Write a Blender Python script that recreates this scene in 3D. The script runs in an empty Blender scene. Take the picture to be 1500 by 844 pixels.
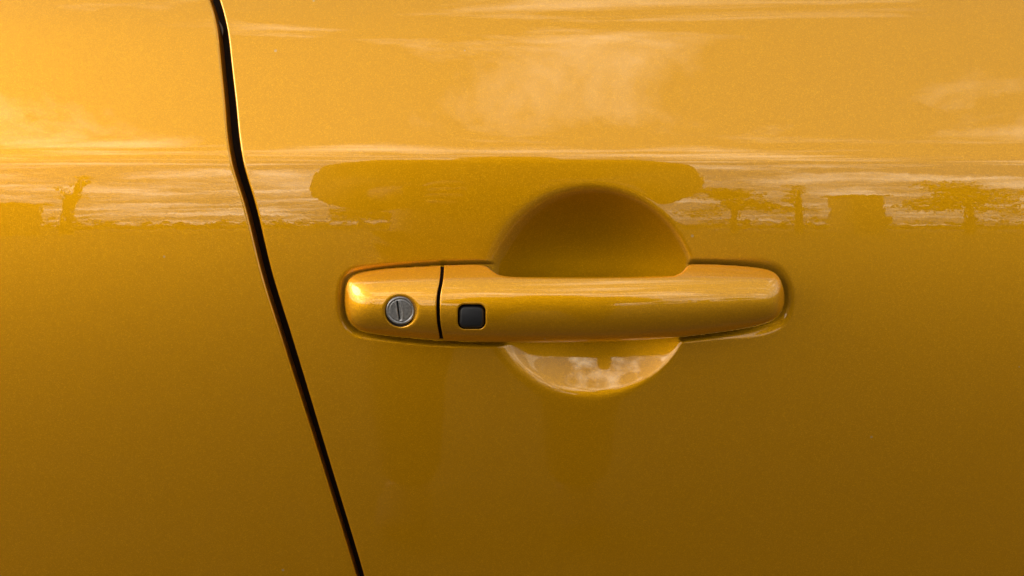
import bpy, bmesh, math, random
import numpy as np
from mathutils import Vector, Matrix, Quaternion
from mathutils.geometry import delaunay_2d_cdt

R = math.radians
C = bpy.context.scene
COL = C.collection
random.seed(7)
rng = np.random.default_rng(11)

# ------------------------------------------------------------------ camera
PITCH = R(12.0)          # the camera looks down at the door by this much
DIST = 0.60              # metres from lens to the handle
S = 0.000341             # metres per measured unit on the door at that distance
CAM = np.array([0.0, -DIST * math.cos(PITCH), 0.93 + DIST * math.sin(PITCH)])
FWD = np.array([0.0, math.cos(PITCH), -math.sin(PITCH)])
UP = np.array([0.0, math.sin(PITCH), math.cos(PITCH)])
RIGHT = np.array([1.0, 0.0, 0.0])

cam_d = bpy.data.cameras.new('camera')
cam = bpy.data.objects.new('camera', cam_d)
COL.objects.link(cam)
cam.location = CAM
cam.rotation_euler = (R(90) - PITCH, 0, 0)
cam_d.sensor_width = 36.0
cam_d.lens = 36.0 * DIST / (1500 * S)
cam_d.clip_start = 0.01
cam_d.clip_end = 6000
C.camera = cam

# ------------------------------------------------------------------ sky, sun, exposure
SUN_ELEV, SUN_AZ = R(28), R(-78)     # azimuth: to the left of straight out from the door (-Y)
sun_dir = Vector((math.sin(SUN_AZ) * math.cos(SUN_ELEV), -math.cos(SUN_AZ) * math.cos(SUN_ELEV), math.sin(SUN_ELEV)))
EXPOSURE = 0.71
C.view_settings.view_transform = 'Standard'
C.view_settings.look = 'None'
C.view_settings.gamma = 1
C.view_settings.use_curve_mapping = False
C.view_settings.exposure = EXPOSURE

W = bpy.data.worlds.new('World')
C.world = W
W.use_nodes = True
nt = W.node_tree
nt.nodes.clear()
def N(t, kind, **kw):
    n = t.nodes.new(kind)
    for k, v in kw.items():
        setattr(n, k, v)
    return n
def math_node(t, op, a, b=None, clamp=False):
    n = N(t, 'ShaderNodeMath', operation=op, use_clamp=clamp)
    for i, v in enumerate((a, b)):
        if v is None:
            continue
        if isinstance(v, (int, float)):
            n.inputs[i].default_value = v
        else:
            t.links.new(v, n.inputs[i])
    return n.outputs[0]
def ramp(t, src, stops, mode='LINEAR'):
    n = N(t, 'ShaderNodeValToRGB')
    cr = n.color_ramp
    cr.interpolation = mode
    while len(cr.elements) < len(stops):
        cr.elements.new(0.5)
    for e, (p, c) in zip(cr.elements, stops):
        e.position = p
        e.color = c if len(c) == 4 else (*c, 1)
    t.links.new(src, n.inputs[0])
    return n.outputs[0]
out = N(nt, 'ShaderNodeOutputWorld')
bg = N(nt, 'ShaderNodeBackground')
bg.inputs['Strength'].default_value = 0.10
sky = N(nt, 'ShaderNodeTexSky', sky_type='NISHITA')
sky.sun_disc = False
sky.sun_elevation = SUN_ELEV
sky.sun_rotation = math.atan2(sun_dir.x, sun_dir.y)
sky.air_density = 1.0
sky.dust_density = 2.0
tc = N(nt, 'ShaderNodeTexCoord')
sep = N(nt, 'ShaderNodeSeparateXYZ')
nt.links.new(tc.outputs['Generated'], sep.inputs[0])
den = math_node(nt, 'ADD', math_node(nt, 'MAXIMUM', sep.outputs['Z'], 0.0), 0.20)
comb = N(nt, 'ShaderNodeCombineXYZ')
nt.links.new(math_node(nt, 'MULTIPLY', math_node(nt, 'DIVIDE', sep.outputs['X'], den), 0.62), comb.inputs[0])
nt.links.new(math_node(nt, 'DIVIDE', sep.outputs['Y'], den), comb.inputs[1])
n1 = N(nt, 'ShaderNodeTexNoise')
n1.inputs['Scale'].default_value = 3.6
n1.inputs['Detail'].default_value = 8
n1.inputs['Roughness'].default_value = 0.62
n1.inputs['Distortion'].default_value = 0.5
nt.links.new(comb.outputs[0], n1.inputs['Vector'])
def sky_dir(az, el):
    az, el = R(az), R(el)
    return (math.sin(az) * math.cos(el), -math.cos(az) * math.cos(el), math.sin(el))
def lobe(d, width, amount):
    dt = N(nt, 'ShaderNodeVectorMath', operation='DOT_PRODUCT')
    nt.links.new(tc.outputs['Generated'], dt.inputs[0])
    dt.inputs[1].default_value = d
    k = 1 / (1 - math.cos(R(width)))
    e = math_node(nt, 'POWER', math.e, math_node(nt, 'MULTIPLY', math_node(nt, 'SUBTRACT', dt.outputs['Value'], 1.0), k))
    return math_node(nt, 'MULTIPLY', e, amount)
cover = n1.outputs[0]
# banks of cloud, the low far-left one added to brighten the lower-left paint: direction seen from the car (azimuth from straight out, elevation), width, amount
for az, el, wd, am in ((-2, 51, 7, 0.02), (9, 50, 5, 0.015), (36, 46, 3, 0.05), (-28, 30, 7, 0.04), (-40, 47, 9, -0.07), (22, 51, 8, -0.07), (-58, 9, 15, 0.14), (-25, 42, 3, 0.10), (-10, 41, 3, 0.10), (14, 40, 3, 0.08), (-11, 57, 3, 0.08), (1, 46, 3, 0.03), (-14, 40, 5, 0.10), (20, 36, 7, 0.10),
                       (-26, 60, 6, 0.10), (7, 60, 7, 0.10), (30, 58, 4, 0.06), (-20, 8, 12, 0.09), (25, 8, 12, 0.07), (3, 28, 12, 0.08)):
    cover = math_node(nt, 'ADD', cover, lobe(sky_dir(az, el), wd, am))
cloud = ramp(nt, cover, [(0.515, (0, 0, 0)), (0.60, (0.38, 0.38, 0.38)), (0.71, (1, 1, 1))])
# thin haze over the blue, then the clouds, brighter on the sun's side
veil = N(nt, 'ShaderNodeMixRGB')
veil.inputs[0].default_value = 0.55
nt.links.new(sky.outputs[0], veil.inputs[1])
veil.inputs[2].default_value = (5.2, 5.2, 5.2, 1)
glow = math_node(nt, 'ADD', lobe(tuple(sun_dir), 36, 1.2), 1.0)
cc = N(nt, 'ShaderNodeVectorMath', operation='SCALE')
cc.inputs[0].default_value = (31, 27, 20.5)
nt.links.new(glow, cc.inputs['Scale'])
mix = N(nt, 'ShaderNodeMixRGB')
nt.links.new(math_node(nt, 'MULTIPLY', cloud, 0.9), mix.inputs[0])
nt.links.new(veil.outputs[0], mix.inputs[1])
nt.links.new(cc.outputs[0], mix.inputs[2])
nt.links.new(mix.outputs[0], bg.inputs[0])
nt.links.new(bg.outputs[0], out.inputs[0])

sd = bpy.data.lights.new('sun', 'SUN')
sd.energy = 0.62
sd.angle = R(24)
sd.color = (1.0, 0.93, 0.82)
so = bpy.data.objects.new('sun', sd)
COL.objects.link(so)
so.rotation_euler = sun_dir.to_track_quat('Z', 'Y').to_euler()
so.location = (-2, -4, 6)

# ------------------------------------------------------------------ materials
def mat(name):
    m = bpy.data.materials.new(name)
    m.use_nodes = True
    t = m.node_tree
    b = t.nodes['Principled BSDF']
    return m, t, b

def paint_material():
    m, t, b = mat('gold_metallic_paint')
    geo = N(t, 'ShaderNodeNewGeometry')
    tco = N(t, 'ShaderNodeTexCoord')
    # aluminium flakes: every cell leans its own way
    v1 = N(t, 'ShaderNodeTexVoronoi', feature='F1')
    v1.inputs['Scale'].default_value = 4200
    t.links.new(tco.outputs['Object'], v1.inputs['Vector'])
    v2 = N(t, 'ShaderNodeTexVoronoi', feature='F1')
    v2.inputs['Scale'].default_value = 2800
    t.links.new(tco.outputs['Object'], v2.inputs['Vector'])
    sub = N(t, 'ShaderNodeVectorMath', operation='SUBTRACT')
    t.links.new(v1.outputs['Color'], sub.inputs[0])
    sub.inputs[1].default_value = (0.5, 0.5, 0.5)
    sc = N(t, 'ShaderNodeVectorMath', operation='SCALE')
    t.links.new(sub.outputs[0], sc.inputs[0])
    sc.inputs['Scale'].default_value = 0.13
    add = N(t, 'ShaderNodeVectorMath', operation='ADD')
    t.links.new(geo.outputs['Normal'], add.inputs[0])
    t.links.new(sc.outputs[0], add.inputs[1])
    nrm = N(t, 'ShaderNodeVectorMath', operation='NORMALIZE')
    t.links.new(add.outputs[0], nrm.inputs[0])
    t.links.new(nrm.outputs[0], b.inputs['Normal'])
    # flake to flake shade
    sepc = N(t, 'ShaderNodeSeparateColor')
    t.links.new(v2.outputs['Color'], sepc.inputs[0])
    col = ramp(t, sepc.outputs[0], [(0.0, (0.68, 0.32, 0.001)), (0.75, (0.735, 0.352, 0.0015)), (1.0, (0.86, 0.44, 0.008))])
    # a few specks of dust
    v3 = N(t, 'ShaderNodeTexVoronoi', feature='F1')
    v3.inputs['Scale'].default_value = 42
    t.links.new(tco.outputs['Object'], v3.inputs['Vector'])
    s3 = N(t, 'ShaderNodeSeparateColor')
    t.links.new(v3.outputs['Color'], s3.inputs[0])
    spk = math_node(t, 'MULTIPLY', math_node(t, 'LESS_THAN', v3.outputs['Distance'], 0.030), math_node(t, 'GREATER_THAN', s3.outputs[0], 0.62))
    dm = N(t, 'ShaderNodeMixRGB')
    t.links.new(math_node(t, 'MULTIPLY', spk, 0.55), dm.inputs[0])
    t.links.new(col, dm.inputs[1])
    dm.inputs[2].default_value = (0.62, 0.50, 0.30, 1)
    t.links.new(dm.outputs[0], b.inputs['Base Color'])
    b.inputs['Metallic'].default_value = 0.86
    b.inputs['Specular IOR Level'].default_value = 0.0
    b.inputs['Roughness'].default_value = 0.50
    # clear coat with a little orange peel
    pn = N(t, 'ShaderNodeTexNoise')
    pn.inputs['Scale'].default_value = 230
    pn.inputs['Detail'].default_value = 1.5
    t.links.new(tco.outputs['Object'], pn.inputs['Vector'])
    bp = N(t, 'ShaderNodeBump')
    bp.inputs['Strength'].default_value = 0.5
    bp.inputs['Distance'].default_value = 0.000020
    t.links.new(pn.outputs[0], bp.inputs['Height'])
    t.links.new(bp.outputs[0], b.inputs['Coat Normal'])
    b.inputs['Coat Weight'].default_value = 1.0
    b.inputs['Coat Roughness'].default_value = 0.012
    b.inputs['Coat IOR'].default_value = 1.62
    return m

def simple(name, colour, rough=0.6, metal=0.0, noise=None, spec=0.5):
    m, t, b = mat(name)
    b.inputs['Roughness'].default_value = rough
    b.inputs['Metallic'].default_value = metal
    b.inputs['Specular IOR Level'].default_value = spec
    if noise:
        scale, lo, hi = noise
        tco = N(t, 'ShaderNodeTexCoord')
        n = N(t, 'ShaderNodeTexNoise')
        n.inputs['Scale'].default_value = scale
        n.inputs['Detail'].default_value = 6
        t.links.new(tco.outputs['Object'], n.inputs['Vector'])
        c = ramp(t, n.outputs[0], [(0.3, tuple(k * lo for k in colour)), (0.7, tuple(k * hi for k in colour))])
        t.links.new(c, b.inputs['Base Color'])
        bp = N(t, 'ShaderNodeBump')
        bp.inputs['Strength'].default_value = 0.25
        bp.inputs['Distance'].default_value = 0.4 / scale
        t.links.new(n.outputs[0], bp.inputs['Height'])
        t.links.new(bp.outputs[0], b.inputs['Normal'])
    else:
        b.inputs['Base Color'].default_value = (*colour, 1)
    return m

PAINT = paint_material()
M_METAL = simple('grey_zinc', (0.29, 0.29, 0.305), 0.42, 0.75, (900, 0.7, 1.3))
M_SLOT = simple('dark_keyway', (0.012, 0.012, 0.012), 0.6)
M_BLACK = simple('black_button_plastic', (0.008, 0.009, 0.013), 0.45, 0.0, (2600, 0.6, 1.5), 0.5)
M_CAVITY = simple('dark_gap', (0.010, 0.006, 0.004), 0.8, 0.0, None, 0.15)
M_SHELL = simple('dark_moulded_plastic', (0.030, 0.026, 0.018), 0.6)
M_RUBBER = simple('grey_rubber', (0.10, 0.09, 0.085), 0.6)

# ------------------------------------------------------------------ geometry helpers
def P(px, py, o):
    """point on the door: (px, py) measured across the door from its photograph, o = how far it stands out."""
    px = np.asarray(px, float); py = np.asarray(py, float); o = np.asarray(o, float)
    d = DIST - o * S
    X = (px - 750) * S * d / DIST
    Z = (422 - py) * S * d / DIST
    return CAM + X[..., None] * RIGHT + d[..., None] * FWD + Z[..., None] * UP

def normals_of(f, px, py, e=0.2):
    a = P(px + e, py, f(px + e, py)) - P(px - e, py, f(px - e, py))
    b = P(px, py - e, f(px, py - e)) - P(px, py + e, f(px, py + e))
    n = np.cross(a, b)
    return n / np.linalg.norm(n, axis=-1, keepdims=True)

CAR_BASE = np.array([0.0, 0.35, 0.0])
def mesh_obj(name, verts, faces, material, parent=None, normals=None, base=None, smooth=True):
    me = bpy.data.meshes.new(name)
    v = np.asarray(verts, float)
    if base is not None:
        v = v - base
    me.from_pydata([tuple(k) for k in v], [], faces)
    me.update()
    if smooth:
        me.shade_smooth()
    if normals is not None:
        me.normals_split_custom_set_from_vertices([tuple(k) for k in np.asarray(normals)])
    me.materials.append(material)
    o = bpy.data.objects.new(name, me)
    COL.objects.link(o)
    if parent is not None:
        o.parent = parent
    return o
def empty(name, loc, label, cat, group=None):
    o = bpy.data.objects.new(name, None)
    COL.objects.link(o)
    o.location = loc
    o['label'] = label
    o['category'] = cat
    if group:
        o['group'] = group
    return o
def tag(o, label, cat, group=None):
    o['label'] = label
    o['category'] = cat
    if group:
        o['group'] = group
    return o

def spline(pts, n, closed=False):
    """Catmull-Rom through pts, n samples per span"""
    p = np.array(pts, float)
    if closed:
        q = np.vstack([p[-1], p, p[0], p[1]])
        m = len(p)
    else:
        q = np.vstack([2 * p[0] - p[1], p, 2 * p[-1] - p[-2]])
        m = len(p) - 1
    t = np.linspace(0, 1, n, endpoint=False)[:, None]
    o = []
    for i in range(m):
        a, b, c, d = q[i:i + 4]
        o.append(0.5 * (2 * b + (c - a) * t + (2 * a - 5 * b + 4 * c - d) * t ** 2 + (3 * b - a - 3 * c + d) * t ** 3))
    o = np.vstack(o)
    if not closed:
        o = np.vstack([o, p[-1]])
    return o
def resample(poly, step, closed=True):
    q = np.vstack([poly, poly[:1]]) if closed else poly
    L = np.r_[0, np.cumsum(np.linalg.norm(np.diff(q, axis=0), axis=1))]
    n = max(8, int(L[-1] / step))
    s = np.linspace(0, L[-1], n, endpoint=not closed)
    return np.c_[np.interp(s, L, q[:, 0]), np.interp(s, L, q[:, 1])]
def sdist(px, py, poly):
    """signed distance to a closed polygon, positive outside"""
    shp = np.shape(px)
    x = np.ravel(px); y = np.ravel(py)
    d2 = np.full(x.shape, 1e18); ins = np.zeros(x.shape, bool)
    for (ax, ay), (bx, by) in zip(poly, np.roll(poly, -1, axis=0)):
        ex, ey = bx - ax, by - ay
        l2 = ex * ex + ey * ey
        if l2 < 1e-14:
            continue
        wx, wy = x - ax, y - ay
        t = np.clip((wx * ex + wy * ey) / l2, 0, 1)
        d2 = np.minimum(d2, (wx - ex * t) ** 2 + (wy - ey * t) ** 2)
        c = (ay > y) != (by > y)
        if abs(ey) > 1e-12:
            ins ^= c & (x < ex * (y - ay) / ey + ax)
    d = np.sqrt(d2)
    return np.where(ins, -d, d).reshape(shp)
def smooth_interp(x, xs, ys):
    """monotone cubic (Fritsch-Carlson) through the keys"""
    xs = np.array(xs, float); ys = np.array(ys, float)
    h = np.diff(xs); dl = np.diff(ys) / h
    m = np.r_[dl[0], np.where(dl[:-1] * dl[1:] > 0, 2 * dl[:-1] * dl[1:] / np.where(dl[:-1] + dl[1:] == 0, 1, dl[:-1] + dl[1:]), 0), dl[-1]]
    x = np.clip(x, xs[0], xs[-1])
    i = np.clip(np.searchsorted(xs, x) - 1, 0, len(h) - 1)
    t = (x - xs[i]) / h[i]
    return ys[i] * (1 + 2 * t) * (1 - t) ** 2 + h[i] * m[i] * t * (1 - t) ** 2 + ys[i + 1] * t * t * (3 - 2 * t) + h[i] * m[i + 1] * t * t * (t - 1)

# ------------------------------------------------------------------ door surface
# which way the sheet metal leans (degrees up from horizontal), from far above the crease to far below it
LEAN_Y = [-700, -330, -120, -30,   8,  44, 78, 110, 196, 214, 232, 243, 262, 325, 400, 550, 760, 1000, 1700]
LEAN_A = [  62,   56,   51,  46,  40,  32.5, 29, 28.2, 27, 25,  17, 10.6, 9.0, 4.8, 1.6, -4, -10, -14.5, -24]
_yy = np.arange(-700, 1700.5, 0.5)
_sl = np.tan(np.radians(smooth_interp(_yy, LEAN_Y, LEAN_A) - math.degrees(PITCH)))
_oo = np.r_[0, np.cumsum((_sl[1:] + _sl[:-1]) / 2 * 0.5)]
_oo -= np.interp(422, _yy, _oo)
# resampled with a cubic so that reflections stay smooth
def panel_base(px, py):
    y = np.clip(py, -699, 1699)
    i = np.floor((y + 700) / 0.5).astype(int)
    i = np.clip(i, 0, len(_yy) - 2)
    t = (y - _yy[i]) / 0.5
    h = 0.5
    o = _oo[i] * (1 + 2 * t) * (1 - t) ** 2 + h * _sl[i] * t * (1 - t) ** 2 + _oo[i + 1] * t * t * (3 - 2 * t) + h * _sl[i + 1] * t * t * (t - 1)
    return o - ((px - 750) ** 2) / (2 * 12000.0)

HANDLE_FULL = resample(spline([
    (505, 440), (506, 422), (511, 409), (524, 400.5), (560, 394.5), (600, 391.5), (645, 389), (700, 388), (850, 387), (1010, 387),
    (1060, 388.5), (1100, 391.5), (1124, 395.5), (1138, 403), (1146, 418), (1148.5, 438), (1145, 454), (1135, 466), (1114, 475),
    (1075, 483), (1000, 493), (920, 499), (850, 501), (750, 501), (649, 499), (600, 495), (556, 490), (528, 484), (513, 472), (507, 457)], 12, True), 3)
PC = (867, 427); PR = 151.5
def pocket_depth(px, py):
    dx, dy = px - PC[0], py - PC[1]
    rr = np.hypot(dx, dy) + 1e-6
    m = 36.0                               # the deepest point lies above the middle
    qy = dy + m
    q2 = dx * dx + qy * qy
    den = PR * PR - m * m
    t = (-qy * m + np.sqrt((qy * m) ** 2 + den * q2)) / den
    b = 61 * (1 - t ** 2.1)
    k = 3.4 - 2.0 * dx / np.maximum(rr, 40) - 0.9 * np.clip(dy / 100, 0, 1)
    return k * np.logaddexp(0, b / k)
def lip_depth(px, py):
    d = np.full(np.shape(px), 99.0)
    near = (px > 470) & (px < 1190) & (py > 350) & (py < 540)
    if near.any():
        d[near] = sdist(px[near], py[near], HANDLE_FULL)
    s = 1 / (1 + np.exp(-(px - 1085) / 18.0))
    low = np.clip((py - 420) / 60, 0, 1)
    left = 1 / (1 + np.exp((px - 530) / 8.0))
    r = 10 + s * (8 + 2 * low) + 4 * left
    t = np.clip((r - (d - 0.3)) / r, 0, 0.985)
    return (5.5 + 2.0 * low) * t ** (2.2 - 0.6 * low)
def panel_dented(px, py):
    p = pocket_depth(px, py); q = lip_depth(px, py)
    q = q * np.exp(-np.maximum(p - 3, 0) / 7)
    return panel_base(px, py) - (p ** 3 + q ** 3 + 1e-9) ** (1 / 3.0)

GAP_Y  = [-700, -200, -60,   0,  20,  48, 100, 150, 200, 235, 250, 300, 400, 500, 672, 844, 1100, 1700]
GAP_R  = [ 120,  262, 302, 322, 328, 334, 340, 345.7, 350.6, 356, 359.5, 374.5, 399, 430, 482, 534, 606, 760]
GAP_W  = [13, 13, 13, 12, 11.5, 12, 12.5, 13.3, 14, 13.8, 13.5, 13, 12.5, 12.5, 10, 9.3, 9, 9]
def gap_right(y): return smooth_interp(y, GAP_Y, GAP_R)
def gap_left(y): return gap_right(y) - 2 - smooth_interp(y, GAP_Y, GAP_W)
def edge_fillet(d, r):
    t = np.clip((r - d) / r, 0, 1)
    return r * (1 - np.sqrt(np.maximum(1 - t * t, 0)))
def door_o(px, py):
    return panel_dented(px, py) - edge_fillet(np.maximum(px - gap_right(py), 0), 3.0) * 0.9
def rear_o(px, py):
    away = np.maximum(gap_left(py) - px, 0)
    return panel_base(px, py) - edge_fillet(away, 5.0) * 0.9

def steps(*segs):
    o = []
    for a, b, s in segs:
        n = max(1, int(round((b - a) / s)))
        o += list(a + (b - a) * np.arange(n) / n)
    o.append(segs[-1][1])
    return np.array(o)
rows = steps((-640, -80, 14), (-80, -20, 5), (-20, 60, 2.5), (60, 190, 5), (190, 262, 1.5), (262, 605, 1.5), (605, 900, 6), (900, 1640, 18))

def grid_faces(nr, nc, flip=False, off=0):
    f = []
    for i in range(nr - 1):
        for j in range(nc - 1):
            a = off + i * nc + j
            q = (a, a + nc, a + nc + 1, a + 1)
            f.append(q[::-1] if flip else q)
    return f

car = empty('car', CAR_BASE, 'gold metallic painted car seen close up at its door handle', 'car')
CB = CAR_BASE

# door
offs = np.r_[0.03, 0.12, 0.3, 0.6, 1.0, 1.5, 2.1, 2.8, 3.6, 4.5, steps((6, 60, 3), (60, 815, 1.6), (815, 1200, 12), (1200, 2600, 40))]
PY = np.repeat(rows[:, None], len(offs), 1)
PX = gap_right(PY) + offs[None, :]
V = P(PX, PY, door_o(PX, PY))
NV = normals_of(door_o, PX, PY, 0.15)
nc0 = 4      # edge columns: one-sided normals would be noisy there, so blend to the flange direction
r_c = np.hypot(PX - PC[0], (PY - PC[1]))
nr, nc = PX.shape
Vf = V.reshape(-1, 3); Nf = NV.reshape(-1, 3)
faces = np.array(grid_faces(nr, nc))
rf = r_c.reshape(-1)[faces].mean(1)
def subset(fs):
    used = np.unique(fs)
    mp = np.full(len(Vf), -1); mp[used] = np.arange(len(used))
    return Vf[used], Nf[used], [tuple(int(k) for k in q) for q in mp[fs]]
va, na, fa = subset(faces[rf > 166])
vb, nb, fb = subset(faces[rf <= 166])
# flange that turns in along the door edge
e = V[:, 0]; depth = 46 * S
fl = np.vstack([e, e + FWD * depth])
fln = np.tile(np.array([-1.0, 0, 0.0]), (2 * nr, 1))
k0 = len(va)
fa = fa + [(k0 + i, k0 + nr + i, k0 + nr + i + 1, k0 + i + 1) for i in range(nr - 1)]
door = mesh_obj('door', np.vstack([va, fl]), fa, PAINT, car, np.vstack([na, fln]), CB)
recess = mesh_obj('grip_recess', vb, fb, PAINT, door, nb, CB)

# body panel behind the door
offs2 = np.r_[0.03, 0.15, 0.4, 0.8, 1.4, 2.1, 2.9, 3.8, 4.8, 6.0, 7.2, 9, 12, 16, steps((22, 60, 8), (60, 500, 14), (500, 1900, 40))]
PY2 = np.repeat(rows[:, None], len(offs2), 1)
PX2 = gap_left(PY2) - offs2[None, :]
V2 = P(PX2, PY2, rear_o(PX2, PY2)); N2 = normals_of(rear_o, PX2, PY2, 0.15)
n2 = len(offs2)
e2 = V2[:, 0]
fl2 = np.vstack([e2, e2 + FWD * depth])
fln2 = np.tile(np.array([1.0, 0, 0]), (2 * nr, 1))
k2 = nr * n2
f2 = grid_faces(nr, n2, True) + [(k2 + i, k2 + i + 1, k2 + nr + i + 1, k2 + nr + i) for i in range(nr - 1)]
mesh_obj('rear_side_panel', np.vstack([V2.reshape(-1, 3), fl2]), f2, PAINT, car, np.vstack([N2.reshape(-1, 3), fln2]), CB)

# dark jamb seen through the gap
yj = rows[::3]
gl, gr_ = gap_left(yj), gap_right(yj)
ob = panel_base((gl + gr_) / 2, yj) - 30
jv = np.vstack([P(gl - 40, yj, ob), P(gr_ + 40, yj, ob)])
m_ = len(yj)
mesh_obj('door_jamb', jv, [(i, i + 1, m_ + i + 1, m_ + i) for i in range(m_ - 1)], M_CAVITY, car, None, CB)
# rubber edge of the seal that shows high up in the gap
sy = np.linspace(30, 52, 8)
sx0 = gap_left(sy) + 2.0 + (sy - 30) * 0.12
prof = [(0, -22), (1.2, -17), (2.6, -15), (4.2, -17), (4.8, -24)]
sv = np.vstack([P(sx0 + dx * np.sin(np.pi * np.clip((sy - 28) / 26, 0.05, 1)), sy, panel_base(sx0, sy) + do) for dx, do in prof])
mesh_obj('edge_seal', sv, [(j * 8 + i, j * 8 + i + 1, (j + 1) * 8 + i + 1, (j + 1) * 8 + i) for j in range(4) for i in range(7)], M_RUBBER, car, None, CB)

# ------------------------------------------------------------------ handle
TOP_X = [480, 505, 560, 645, 720, 850, 1010, 1100, 1150, 1180]
TOP_Y = [402, 399, 394, 389, 387.5, 387, 386.5, 391, 396, 400]
BOT_X = [480, 505, 560, 650, 750, 860, 1000, 1100, 1150, 1180]
BOT_Y = [484, 487, 491, 498.5, 501.5, 501.5, 493.5, 480.5, 471, 466]
_v = np.linspace(-0.2, 1.2, 2801)
_av = smooth_interp(_v, [-0.2, 0.0, 0.165, 0.212, 0.26, 0.50, 0.80, 0.93, 1.0, 1.2], [58, 56, 52, 38, 31, -1, -36, -62, -74, -76])
_hv = np.r_[0, np.cumsum(np.tan(np.radians(_av))[:-1] * (_v[1] - _v[0]))]
_hv -= np.interp(0, _v, _hv)
def handle_raw(px, py):
    zt = smooth_interp(px, TOP_X, TOP_Y); zb = smooth_interp(px, BOT_X, BOT_Y)
    v = (py - zt) / (zb - zt)
    # outward height grows downwards where the lean is upwards
    F = np.interp(v, _v, _hv)
    bow = 24 * (1 - ((px - 890) / 385.0) ** 2)
    ref = panel_base(np.full_like(px, 750.0), np.full_like(px, 400.0))
    tl = np.clip((548 - px) / 43.0, 0, 1); tr = np.clip((px - 1120) / 29.0, 0, 1)
    E = 0.30 + 0.70 * np.sqrt(np.maximum(1 - np.maximum(tl, tr) ** 2.4, 0.0004))
    own = panel_base(np.full_like(px, 750.0), py)
    return own * (1 - E) + ref * E + 3.0 + (F * (zb - zt) * 0.95 + bow) * E

def fillet(d, r):
    t = np.clip((r - np.maximum(d, 0.0)) / r, 0, 1)
    return r * (1 - np.sqrt(np.maximum(1 - t * t, 0)))

def circle(cx, cy, rx, ry, n=72):
    a = np.linspace(0, 2 * np.pi, n, endpoint=False)
    return np.c_[cx + rx * np.cos(a), cy + ry * np.sin(a)]
def round_rect(cx, cy, hx, hy, r, n=8):
    p = []
    for sx, sy, a0 in ((1, 1, 0), (-1, 1, 90), (-1, -1, 180), (1, -1, 270)):
        for i in range(n + 1):
            a = R(a0 + 90 * i / n)
            p.append((cx + sx * (hx - r) + r * math.cos(a), cy + sy * (hy - r) + r * math.sin(a)))
    return resample(np.array(p), 1.2)

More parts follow.
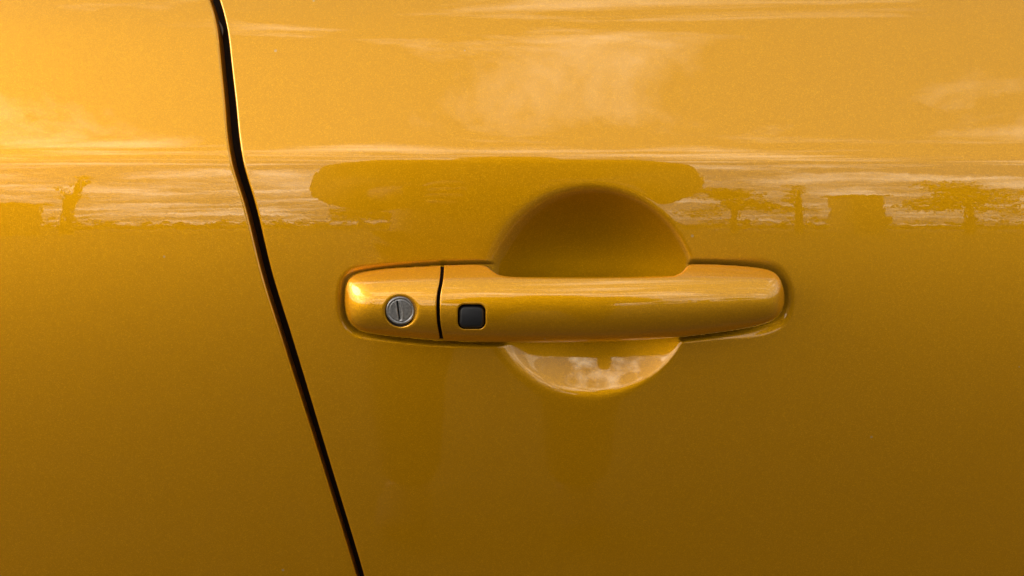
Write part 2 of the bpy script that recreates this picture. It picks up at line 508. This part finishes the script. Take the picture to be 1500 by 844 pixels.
def plate(name, outline, holes, f, material, parent, spacing=2.2, back=None, hole_walls=(), pos=P, rings=(0.25, 0.7, 1.3, 2.1, 3.2, 4.6, 6.5, 9, 12)):
    """a formed shell over an outline, with holes, its sides turned back"""
    loops = [outline] + list(holes)
    pts = []; edges = []
    for L in loops:
        k = len(pts); n = len(L)
        pts += [tuple(p) for p in L]
        edges += [(k + i, k + (i + 1) % n) for i in range(n)]
    def dist_in(x, y):
        d = -sdist(x, y, outline)
        for h in holes:
            d = np.minimum(d, sdist(x, y, h))
        return d
    extra = []
    for li, L in enumerate(loops):
        tg = np.roll(L, -1, 0) - np.roll(L, 1, 0)
        nn = np.c_[-tg[:, 1], tg[:, 0]]; nn /= np.linalg.norm(nn, axis=1, keepdims=True)
        probe = L + nn * 0.5
        ins = sdist(probe[:, 0], probe[:, 1], L) < 0
        sgn = np.where(ins, 1, -1)[:, None] * (1 if li == 0 else -1)
        for q in rings:
            c = L + nn * sgn * q
            d = dist_in(c[:, 0], c[:, 1])
            extra.append(c[d > q * 0.93])
    lo, hi = outline.min(0), outline.max(0)
    gx, gy = np.meshgrid(np.arange(lo[0], hi[0], spacing), np.arange(lo[1], hi[1], spacing))
    g = np.c_[gx.ravel(), gy.ravel()]
    g = g[dist_in(g[:, 0], g[:, 1]) > rings[-1] + 0.5]
    extra.append(g)
    allp = np.vstack([np.array(pts)] + extra)
    res = delaunay_2d_cdt([Vector(p) for p in allp], edges, [], 0, 1e-5)
    q = np.array([tuple(p) for p in res[0]])
    tri = np.array([t for t in res[2] if len(t) == 3])
    cen = q[tri].mean(1)
    tri = tri[dist_in(cen[:, 0], cen[:, 1]) > 0]
    # clockwise or not in picture space: make all face the viewer
    a = q[tri[:, 1]] - q[tri[:, 0]]; b = q[tri[:, 2]] - q[tri[:, 0]]
    cr = a[:, 0] * b[:, 1] - a[:, 1] * b[:, 0]
    tri = np.where((cr > 0)[:, None], tri[:, ::-1], tri)
    # evaluate just inside the edge so normals stay defined
    def g_o(x, y): return f(x, y, dist_in(x, y))
    o = g_o(q[:, 0], q[:, 1])
    V = pos(q[:, 0], q[:, 1], o)
    ep = 0.12
    A = pos(q[:, 0] + ep, q[:, 1], g_o(q[:, 0] + ep, q[:, 1])) - pos(q[:, 0] - ep, q[:, 1], g_o(q[:, 0] - ep, q[:, 1]))
    B = pos(q[:, 0], q[:, 1] - ep, g_o(q[:, 0], q[:, 1] - ep)) - pos(q[:, 0], q[:, 1] + ep, g_o(q[:, 0], q[:, 1] + ep))
    NN = np.cross(A, B); NN /= np.linalg.norm(NN, axis=1, keepdims=True)
    VV = [V]; NS = [NN]; F = [tuple(int(k) for k in t) for t in tri]
    cnt = len(V)
    for li, L in enumerate(loops):
        if li == 0:
            if back is None: continue
            bo = f(L[:, 0], L[:, 1], np.zeros(len(L))) - 7.0; L2 = L.mean(0) + (L - L.mean(0)) * 0.998
        else:
            if li - 1 >= len(hole_walls): continue
            dep, sc = hole_walls[li - 1]
            bo = f(L[:, 0], L[:, 1], np.zeros(len(L))) - dep; L2 = L.mean(0) + (L - L.mean(0)) * sc
        n = len(L)
        o0 = f(L[:, 0], L[:, 1], np.zeros(n))
        top = pos(L[:, 0], L[:, 1], o0); bot = pos(L2[:, 0], L2[:, 1], bo)
        tg = np.roll(top, -1, 0) - np.roll(top, 1, 0)
        w = np.cross(tg, bot - top); w /= np.linalg.norm(w, axis=1, keepdims=True)
        cen3 = top.mean(0)
        sg = np.sign(((top - cen3) * w).sum(1).mean())
        w = w * (sg if li == 0 else -sg)
        flipf = (sg > 0) == (li == 0)
        VV += [top, bot]; NS += [w, w]
        for i in range(n):
            j = (i + 1) % n
            fc = (cnt + i, cnt + n + i, cnt + n + j, cnt + j)
            F.append(fc[::-1] if flipf else fc)
        cnt += 2 * n
    ob_ = mesh_obj(name, np.vstack(VV), F, material, parent, np.vstack(NS), CB)
    if back is not None:
        # black moulded inner shell that carries the painted cover
        L = outline.mean(0) + (outline - outline.mean(0)) * 0.998
        n = len(L)
        t0 = pos(L[:, 0], L[:, 1], f(outline[:, 0], outline[:, 1], np.zeros(n)) - 6.8)
        L2 = outline.mean(0) + (outline - outline.mean(0)) * 0.992
        t1 = pos(L2[:, 0], L2[:, 1], back(L2[:, 0], L2[:, 1]))
        ff = [(i, (i + 1) % n, n + (i + 1) % n, n + i) for i in range(n)] + [tuple(range(n, 2 * n))]
        mesh_obj('inner_shell', np.vstack([t0, t1]), ff, M_SHELL, ob_ if parent is car else parent, None, CB, False)
    return ob_

def end_radius(px):
    l = 1 / (1 + np.exp((px - 536) / 7.0))
    r = 1 / (1 + np.exp(-(px - 1128) / 6.0))
    return 3.2 + 4 * l + 2 * r

# the two outlines either side of the thin joint
joint = spline([(648.5, 386), (648, 396), (646.5, 412), (643, 430), (641.8, 450), (642.8, 472), (645.5, 488), (648, 502)], 8)
def joint_x(y): return np.interp(y, joint[:, 1], joint[:, 0])
capo = spline([(645.2, 389.6), (600, 391.8), (560, 394.5), (526, 400.5), (512, 409), (506.5, 422), (505, 440), (507, 457), (513, 472), (528, 483.5), (556, 490), (600, 494.5), (643.0, 497.8)], 12)
jy = np.arange(494, 392, -2.0)
cap_outline = resample(np.vstack([capo, np.c_[joint_x(jy) - 2.6, jy]]), 1.6)
gripo = spline([(651.0, 388.8), (690, 388), (705, 388.6), (714, 391.5), (722, 397.5), (731, 402.5), (745, 405.2), (770, 406), (870, 406), (975, 404.8),
                (992, 402.2), (1001, 397), (1006, 391), (1013, 388), (1030, 387.6), (1060, 388.5), (1100, 391.5), (1124, 395.5), (1138, 403), (1146, 418), (1148.5, 438),
                (1145, 454), (1135, 466), (1114, 475), (1075, 483), (1000, 493), (920, 499), (850, 501), (750, 501.5), (651.5, 499.3)], 12)
jy2 = np.arange(496, 392, -2.0)
grip_outline = resample(np.vstack([gripo, np.c_[joint_x(jy2) + 2.4, jy2]]), 1.6)

LOCK = (587.0, 456.5)
BTN = (691.0, 464.0)
lock_hole = circle(*LOCK, 22.6, 22.2, 80)
btn_hole = round_rect(*BTN, 20.4, 18.0, 10.0)

def back_f(x, y):
    return panel_base(x, y) - 8 + 14 * np.clip(np.minimum(x - 740, 1000 - x) / 30, 0, 1)
def shape_with_hole(hole, rh):
    def f(x, y, d):
        dh = sdist(x, y, hole)
        dh = np.maximum(dh, 0)
        # the outline distance only, so that the outer fillet never mixes with the hole's
        return handle_raw(x, y) - fillet(dh, rh) * 0.8
    return f
def make_surface(outline, hole, rh):
    def f(x, y, d):
        do = np.maximum(-sdist(x, y, outline), 0)
        dh = np.maximum(sdist(x, y, hole), 0)
        jd = np.abs(x - joint_x(y)) - 2.4            # the joint edge is crisper than the outer edge
        r = np.where(jd < 4, 1.6, end_radius(x))
        return handle_raw(x, y) - fillet(do, r) * (0.55 + 0.45 * np.minimum(3.2 / r, 1)) - fillet(dh, rh) * 0.8
    return f
grip = plate('door_handle', grip_outline, [btn_hole], make_surface(grip_outline, btn_hole, 2.6), PAINT, car, back=back_f, hole_walls=((14, 0.97),))
plate('lock_cover', cap_outline, [lock_hole], make_surface(cap_outline, lock_hole, 6.0), PAINT, grip, back=back_f, hole_walls=((6, 0.92),))
# dark floor inside the button well and under the joint
btn_o = round_rect(*BTN, 18.6, 16.3, 8.8)
def btn_f(x, y, d):
    do = np.maximum(-sdist(x, y, btn_o), 0)
    dome = 1.6 * (1 - ((x - BTN[0]) / 20) ** 2 - ((y - BTN[1]) / 18) ** 2)
    return handle_raw(x * 0 + BTN[0], y) * 0.55 + handle_raw(x * 0 + BTN[0], y * 0 + BTN[1]) * 0.45 - 3.4 + dome - fillet(do, 4.5)
plate('unlock_button', btn_o, [], btn_f, M_BLACK, grip, 1.8, back=lambda x, y: handle_raw(x, y) - 22)
well = round_rect(*BTN, 24, 21.5, 8)
plate('button_well', well, [], lambda x, y, d: handle_raw(x, y) - 12.5, M_CAVITY, grip, 4)
# joint filler: a dark web deep between the two pieces
jw_y = np.arange(391, 498, 3.0)
jl, jr = joint_x(jw_y) - 7, joint_x(jw_y) + 7
ho = handle_raw(joint_x(jw_y), jw_y) - 14
ho = np.minimum(ho, np.interp(jw_y, [391, 400, 490, 498], [-4, 60, 60, 4]) + panel_base(joint_x(jw_y), jw_y))
jwv = np.vstack([P(jl, jw_y, ho), P(jr, jw_y, ho)]); m_ = len(jw_y)
mesh_obj('joint_web', jwv, [(i, i + 1, m_ + i + 1, m_ + i) for i in range(m_ - 1)], M_CAVITY, grip, None, CB)

# key cylinder: its axis is level, square to the car
lock_c = P(np.array(586.6), np.array(455.2), handle_raw(np.array([587.0]), np.array([456.5]))[0] - 5.6)
AX = np.array([0.02, -1.0, -0.03]); AX /= np.linalg.norm(AX)
LU = np.cross(np.array([0, 0, 1.0]), AX); LU /= np.linalg.norm(LU)
LW = np.cross(AX, LU)
def lock_pos(u, w, o):
    u = np.asarray(u, float); w = np.asarray(w, float); o = np.asarray(o, float)
    return lock_c + u[..., None] * S * LU - w[..., None] * S * LW + o[..., None] * S * AX
_t = R(-6)
sl = np.array([(-1.1, -14.5), (1.1, -14.5), (1.1, 13.5), (-1.1, 13.5)])
sl = resample(sl, 1.0)
sl = np.c_[sl[:, 0] * math.cos(_t) - sl[:, 1] * math.sin(_t) - 3.0, sl[:, 0] * math.sin(_t) + sl[:, 1] * math.cos(_t)]
def lock_f(u, w, d):
    r = np.hypot(u, w)
    o = -1.3 * np.exp(-((r - 16.8) / 0.9) ** 2) - fillet(np.maximum(20.8 - r, 0), 2.4)
    uu = u + 3.0 - 0.105 * w
    o = o - 0.8 / (1 + np.exp((r - 16.3) / 0.4))
    o = o + 0.9 * np.exp(-((uu - 6.0 + 0.012 * w * w) / 1.3) ** 2) * (r < 15.5)
    o = o + 1.2 * np.exp(-((uu + 1.9) / 0.8) ** 2) * (np.abs(w) < 14)
    o = o + 1.6 * np.exp(-((uu - 2.6) / 2.6) ** 2 - ((w - 15.2) / 1.3) ** 2)
    return o
lk = plate('key_cylinder', circle(0, 0, 20.8, 20.8, 90), [sl], lock_f, M_METAL, grip, 0.9, back=None, hole_walls=((9, 1.0),), pos=lock_pos, rings=(0.3, 0.8, 1.5, 2.3))
fl_ = circle(0, 0, 30, 30, 40)
fv = np.vstack([lock_pos(fl_[:, 0], fl_[:, 1], np.full(40, -8.0))])
mesh_obj('keyway', fv, [tuple(range(40))[::-1]], M_SLOT, grip, None, CB, False)
# side of the cylinder
sc_ = circle(0, 0, 20.8, 20.8, 60)
cv = np.vstack([lock_pos(sc_[:, 0], sc_[:, 1], np.full(60, -2.4)), lock_pos(sc_[:, 0], sc_[:, 1], np.full(60, -12.0))])
mesh_obj('cylinder_sleeve', cv, [(i, 60 + i, 60 + (i + 1) % 60, (i + 1) % 60) for i in range(60)], M_METAL, grip, None, CB)

# ------------------------------------------------------------------ ground and the place mirrored in the paint
M_ASPH = simple('browned_asphalt', (0.074, 0.058, 0.022), 0.9, 0, (7, 0.8, 1.2), 0.3)  # the lot is asphalt, tinted brown to keep blue out of its reflection
M_PATH = simple('pale_concrete', (0.42, 0.40, 0.37), 0.9, 0, (3, 0.85, 1.1), 0.3)
M_GRASS = simple('dry_grass', (0.07, 0.062, 0.018), 0.95, 0, (0.4, 0.7, 1.3), 0.2)
def ring_sheet(name, ys, z, x0, x1, material):
    v = [(x0, ys[0], z), (x1, ys[0], z), (x1, ys[1], z), (x0, ys[1], z)]
    o = mesh_obj(name, v, [(3, 2, 1, 0)], material, None, None, None, False)
    o['kind'] = 'structure'
    return o
def flat(name, pts, z, material):
    bm = bmesh.new()
    f = bm.faces.new([bm.verts.new((x, y, z)) for x, y in pts])
    f.normal_update()
    if f.normal.z < 0:
        f.normal_flip()
    me = bpy.data.meshes.new(name); bm.to_mesh(me); bm.free()
    me.materials.append(material)
    o = bpy.data.objects.new(name, me); COL.objects.link(o)
    o['kind'] = 'structure'
    return o
flat('ground', [(-2500, -2500), (2500, -2500), (2500, 2500), (-2500, 2500)], 0.0, M_GRASS)
flat('asphalt_lot', [(-60, -56), (60, -56), (60, 14), (-60, 14)], 0.004, M_ASPH)
flat('path', [(12.5, -63), (36, -61), (36, -57), (12.5, -58)], 0.012, M_PATH)
flat('path', [(-29, -63), (-15, -63), (-15, -59), (-29, -58)], 0.012, M_PATH)

M_LEAF = simple('dark_leaves', (0.035, 0.050, 0.018), 0.7, 0, (2, 0.6, 1.4), 0.3)
M_BARK = simple('bark', (0.09, 0.065, 0.045), 0.9, 0, (9, 0.6, 1.2), 0.2)
def tree(x, y, h, w, label, seed, low=0.5, n=4200):
    r = np.random.default_rng(seed)
    t = empty('tree', (x, y, 0), label, 'tree', 'trees across the lot')
    v = []; f = []
    def tube(a, b, ra, rb, k=7):
        a = np.array(a, float); b = np.array(b, float)
        d = (b - a) / np.linalg.norm(b - a)
        s = np.cross(d, [0.3, 0.9, 0.1]); s /= np.linalg.norm(s); q = np.cross(d, s)
        i0 = len(v)
        for c, rr in ((a, ra), (b, rb)):
            for i in range(k):
                an = 2 * math.pi * i / k
                v.append(tuple(c + rr * (math.cos(an) * s + math.sin(an) * q)))
        for i in range(k):
            f.append((i0 + i, i0 + (i + 1) % k, i0 + k + (i + 1) % k, i0 + k + i))
    tube((0, 0, -0.1), (0.1, 0, h * 0.55), 0.03 * h, 0.018 * h)
    clumps = []
    for i in range(14):
        a = r.uniform(0, 2 * math.pi); rad = w * 0.5 * r.uniform(0.25, 0.85); z = h * r.uniform(low, 0.93)
        rad *= min(1.0, 1.25 * (1 - z / h) + 0.25) if low < 0.4 else 1.0
        c = (rad * math.cos(a), rad * math.sin(a), z)
        tube((0.1, 0, h * 0.42), c, 0.013 * h, 0.004 * h, 5)
        clumps.append((np.array(c), w * r.uniform(0.16, 0.27)))
    mesh_obj('trunk', v, f, M_BARK, t)
    lv = []; lf = []
    for i in range(n):
        c, rr = clumps[r.integers(len(clumps))]
        d = r.normal(size=3); d /= np.linalg.norm(d)
        p = c + d * rr * r.uniform(0.3, 1.0) ** 0.5 * np.array([1, 1, 0.7])
        u = r.normal(size=3); u /= np.linalg.norm(u)
        s = np.cross(u, [0.1, 0.2, 1.0]); s /= np.linalg.norm(s)
        q = 0.022 * w * r.uniform(0.7, 1.5)
        k = len(lv)
        lv += [tuple(p - u * q), tuple(p + s * q * 0.6), tuple(p + u * q), tuple(p - s * q * 0.6)]
        lf.append((k, k + 1, k + 2, k + 3))
    mesh_obj('crown', lv, lf, M_LEAF, t, None, None, False)
    return t
TREES = [
    (8.5, -35, 6.9, 4.6, 'broad low tree mirrored in the paint just right of the handle recess', 3, 0.22),
    (11.1, -35, 7.2, 1.7, 'slim upright tree mirrored between the broad tree and the brown building', 4, 0.30),
    (18.1, -35, 7.7, 6.0, 'wide spreading tree mirrored at the right edge of the door', 5, 0.36),
    (-17.6, -35, 9.4, 1.5, 'thin tall tree mirrored at far left of the panel', 6),
    (-9.5, -70, 5.0, 9.0, 'far rounded tree mirrored low beside the gap', 8),
]
for a in TREES:
    tree(*a)

# the wood on the skyline
def far_wood(n=5200):
    r = np.random.default_rng(21)
    x = r.uniform(-75, 75, n)
    top = 1.9 + 0.7 * np.sin(x * 0.31 + 1) + 0.6 * np.sin(x * 0.83) + 0.5 * np.sin(x * 1.9 + 2)
    top = np.maximum(top, 0.9)
    v = []; f = []
    for i in range(n):
        p = np.array([x[i], -74 + r.uniform(-3, 3), top[i] * r.uniform(0.0, 1.0)])
        u = r.normal(size=3); u /= np.linalg.norm(u)
        s_ = np.cross(u, [0.1, 0.2, 1.0]); s_ /= np.linalg.norm(s_)
        q = r.uniform(0.22, 0.5)
        k = len(v)
        v += [tuple(p - u * q), tuple(p + s_ * q * 0.7), tuple(p + u * q), tuple(p - s_ * q * 0.7)]
        f.append((k, k + 1, k + 2, k + 3))
    o = mesh_obj('far_wood', v, f, M_LEAF, None, None, None, False)
    tag(o, 'dark low wood along the skyline mirrored in the paint', 'wood')
    o['kind'] = 'stuff'
far_wood()
# small flat-roofed shed among the trees
M_WALL = simple('shed_wall', (0.16, 0.13, 0.10), 0.9, 0, (1.5, 0.85, 1.15))
M_ROOF = simple('shed_roof', (0.10, 0.09, 0.085), 0.8)
M_GLASS = simple('shed_glass', (0.03, 0.035, 0.04), 0.08)
def box(name, c, s, material, parent=None):
    bm = bmesh.new()
    bmesh.ops.create_cube(bm, size=1)
    bmesh.ops.scale(bm, vec=s, verts=bm.verts)
    bmesh.ops.translate(bm, vec=c, verts=bm.verts)
    bmesh.ops.bevel(bm, geom=bm.edges[:], offset=min(s) * 0.05, segments=1, affect='EDGES')
    me = bpy.data.meshes.new(name); bm.to_mesh(me); bm.free()
    me.materials.append(material)
    o = bpy.data.objects.new(name, me); COL.objects.link(o)
    if parent: o.parent = parent
    return o
def shed(x, y, w, h, label):
    e = empty('shed', (x, y, 0), label, 'shed')
    box('wall', (0, 0, h / 2), (w, 3, h), M_WALL, e)
    box('roof', (0, 0, h + 0.12), (w + 0.5, 3.5, 0.22), M_ROOF, e)
    box('door', (-w * 0.25, 1.53, 1.0), (0.9, 0.08, 2.0), M_ROOF, e)
    fr = box('window', (w * 0.2, 1.52, 1.6), (1.2, 0.07, 0.9), M_WALL, e)
    box('pane', (w * 0.2, 1.56, 1.6), (1.0, 0.03, 0.75), M_GLASS, fr)
shed(13.8, -36, 1.25, 5.0, 'small brown flat roofed shed reflected at right')
shed(-20.4, -35, 2.0, 3.8, 'low brown shed reflected at the left edge')

# ------------------------------------------------------------------ the photographer, mirrored in the paint
M_SHIRT = simple('dark_shirt', (0.035, 0.033, 0.035), 0.9, 0, (60, 0.8, 1.2))
M_SKIN = simple('skin', (0.30, 0.16, 0.10), 0.55)
M_TROUSER = simple('dark_trousers', (0.025, 0.025, 0.03), 0.9, 0, (60, 0.8, 1.2))
def skinned(name, joints, links, material, parent, root=0, sub=2):
    bm = bmesh.new()
    vs = [bm.verts.new(p) for p, r in joints]
    for a, b in links:
        bm.edges.new((vs[a], vs[b]))
    me = bpy.data.meshes.new(name); bm.to_mesh(me); bm.free()
    o = bpy.data.objects.new(name, me); COL.objects.link(o)
    sm = o.modifiers.new('skin', 'SKIN')
    for i, (p, r) in enumerate(joints):
        d = me.skin_vertices[0].data[i]
        d.radius = (r, r) if not isinstance(r, tuple) else r
        d.use_root = (i == root)
    ss = o.modifiers.new('subsurf', 'SUBSURF'); ss.levels = ss.render_levels = sub
    me.materials.append(material)
    o.parent = parent
    dg = bpy.context.evaluated_depsgraph_get()
    ev = o.evaluated_get(dg)
    nm = bpy.data.meshes.new_from_object(ev)
    o.modifiers.clear()
    o.data = nm
    nm.shade_smooth()
    return o
PX0, PY0 = -0.008, -1.02
per = empty('person', (PX0, PY0, 0), 'person in dark clothing mirrored in the paint, holding up a phone', 'person')
# body: pelvis, belly, chest, neck, head / arms / legs
J = [((0, 0, 0.92), (0.15, 0.11)), ((0, 0, 1.10), (0.185, 0.12)), ((0, 0.03, 1.30), (0.205, 0.12)), ((0, 0.12, 1.335), 0.06), ((0, 0.18, 1.37), 0.075), ((0, 0.21, 1.43), 0.09), ((0, 0.21, 1.475), 0.065)]
L = [(0, 1), (1, 2), (2, 3), (3, 4), (4, 5), (5, 6)]
for sx in (-1, 1):
    k = len(J)
    J += [((sx * 0.18, 0.05, 1.39), 0.055), ((sx * 0.225, 0.12, 1.12 - (0.03 if sx < 0 else 0)), 0.055), ((sx * 0.14, 0.34, 1.06), 0.033), ((sx * 0.105, 0.39, 1.055), 0.03)]
    L += [(2, k), (k, k + 1), (k + 1, k + 2), (k + 2, k + 3)]
    k = len(J)
    lo = -0.05 if sx < 0 else 0.0
    J += [((sx * 0.10 + lo * 0.3, 0.0, 0.84), 0.085), ((sx * 0.12 + lo, 0.02, 0.48), 0.058), ((sx * 0.125 + lo, -0.01, 0.10), 0.042), ((sx * 0.135 + lo, 0.13, 0.045), 0.038)]
    L += [(0, k), (k, k + 1), (k + 1, k + 2), (k + 2, k + 3)]
body = skinned('body', J, L, M_SKIN, per)
def dress(name, idx, grow, material):
    """clothing that follows the body with a little room"""
    mp = {j: i for i, j in enumerate(idx)}
    jj = []
    for j in idx:
        p, r = J[j]
        jj.append((p, tuple(k + grow for k in r) if isinstance(r, tuple) else r + grow))
    ll = [(mp[a], mp[b]) for a, b in L if a in mp and b in mp]
    return skinned(name, jj, ll, material, per)
dress('shirt', [0, 1, 2, 7, 8, 9, 15, 16, 17], 0.030, M_SHIRT)
dress('trousers', [0, 11, 12, 13, 19, 20, 21], 0.018, M_TROUSER)
dress('shoe', [13, 14], 0.012, M_TROUSER)
dress('shoe', [21, 22], 0.012, M_TROUSER)
for sx in (-1, 1):
    w = Vector((sx * 0.105, 0.39, 1.055))
    for i in range(4):
        z = 0.028 - 0.019 * i
        ln = (0.9, 1.0, 0.95, 0.78)[i]
        b0 = w + Vector((-sx * 0.012, 0.012, z * 0.8))
        skinned('finger', [(b0, 0.010), (b0 + Vector((-sx * 0.012, 0.028 * ln, z * 0.2)), 0.0092), (b0 + Vector((-sx * 0.036 * ln, 0.036 * ln, z * 0.3)), 0.0085), (b0 + Vector((-sx * 0.052 * ln, 0.030, z * 0.3)), 0.0075)],
                [(0, 1), (1, 2), (2, 3)], M_SKIN, per, 0, 1)
    skinned('thumb', [(w, 0.012), (w + Vector((-sx * 0.02, -0.008, 0.03)), 0.011), (w + Vector((-sx * 0.045, -0.004, 0.045)), 0.009)], [(0, 1), (1, 2)], M_SKIN, per, 0, 1)
skinned('hair', [((0, 0.185, 1.455), 0.100), ((0, 0.14, 1.395), 0.095)], [(0, 1)], M_TROUSER, per)
M_PHONE = simple('phone_case', (0.02, 0.02, 0.022), 0.4)
M_LENS = simple('lens_glass', (0.01, 0.01, 0.014), 0.05)
ph = empty('phone', (0, 0, 0), 'black phone held sideways in both hands, mirrored in the paint', 'phone')
pb = box('body', (0, 0, 0), (0.15, 0.009, 0.074), M_PHONE, ph)
box('camera_block', (0.052, 0.0055, 0.014), (0.032, 0.003, 0.034), M_LENS, ph)
ph.location = tuple(CAM + np.array([-0.052, -0.016, -0.012]))
ph.rotation_euler = (-PITCH, 0, 0)
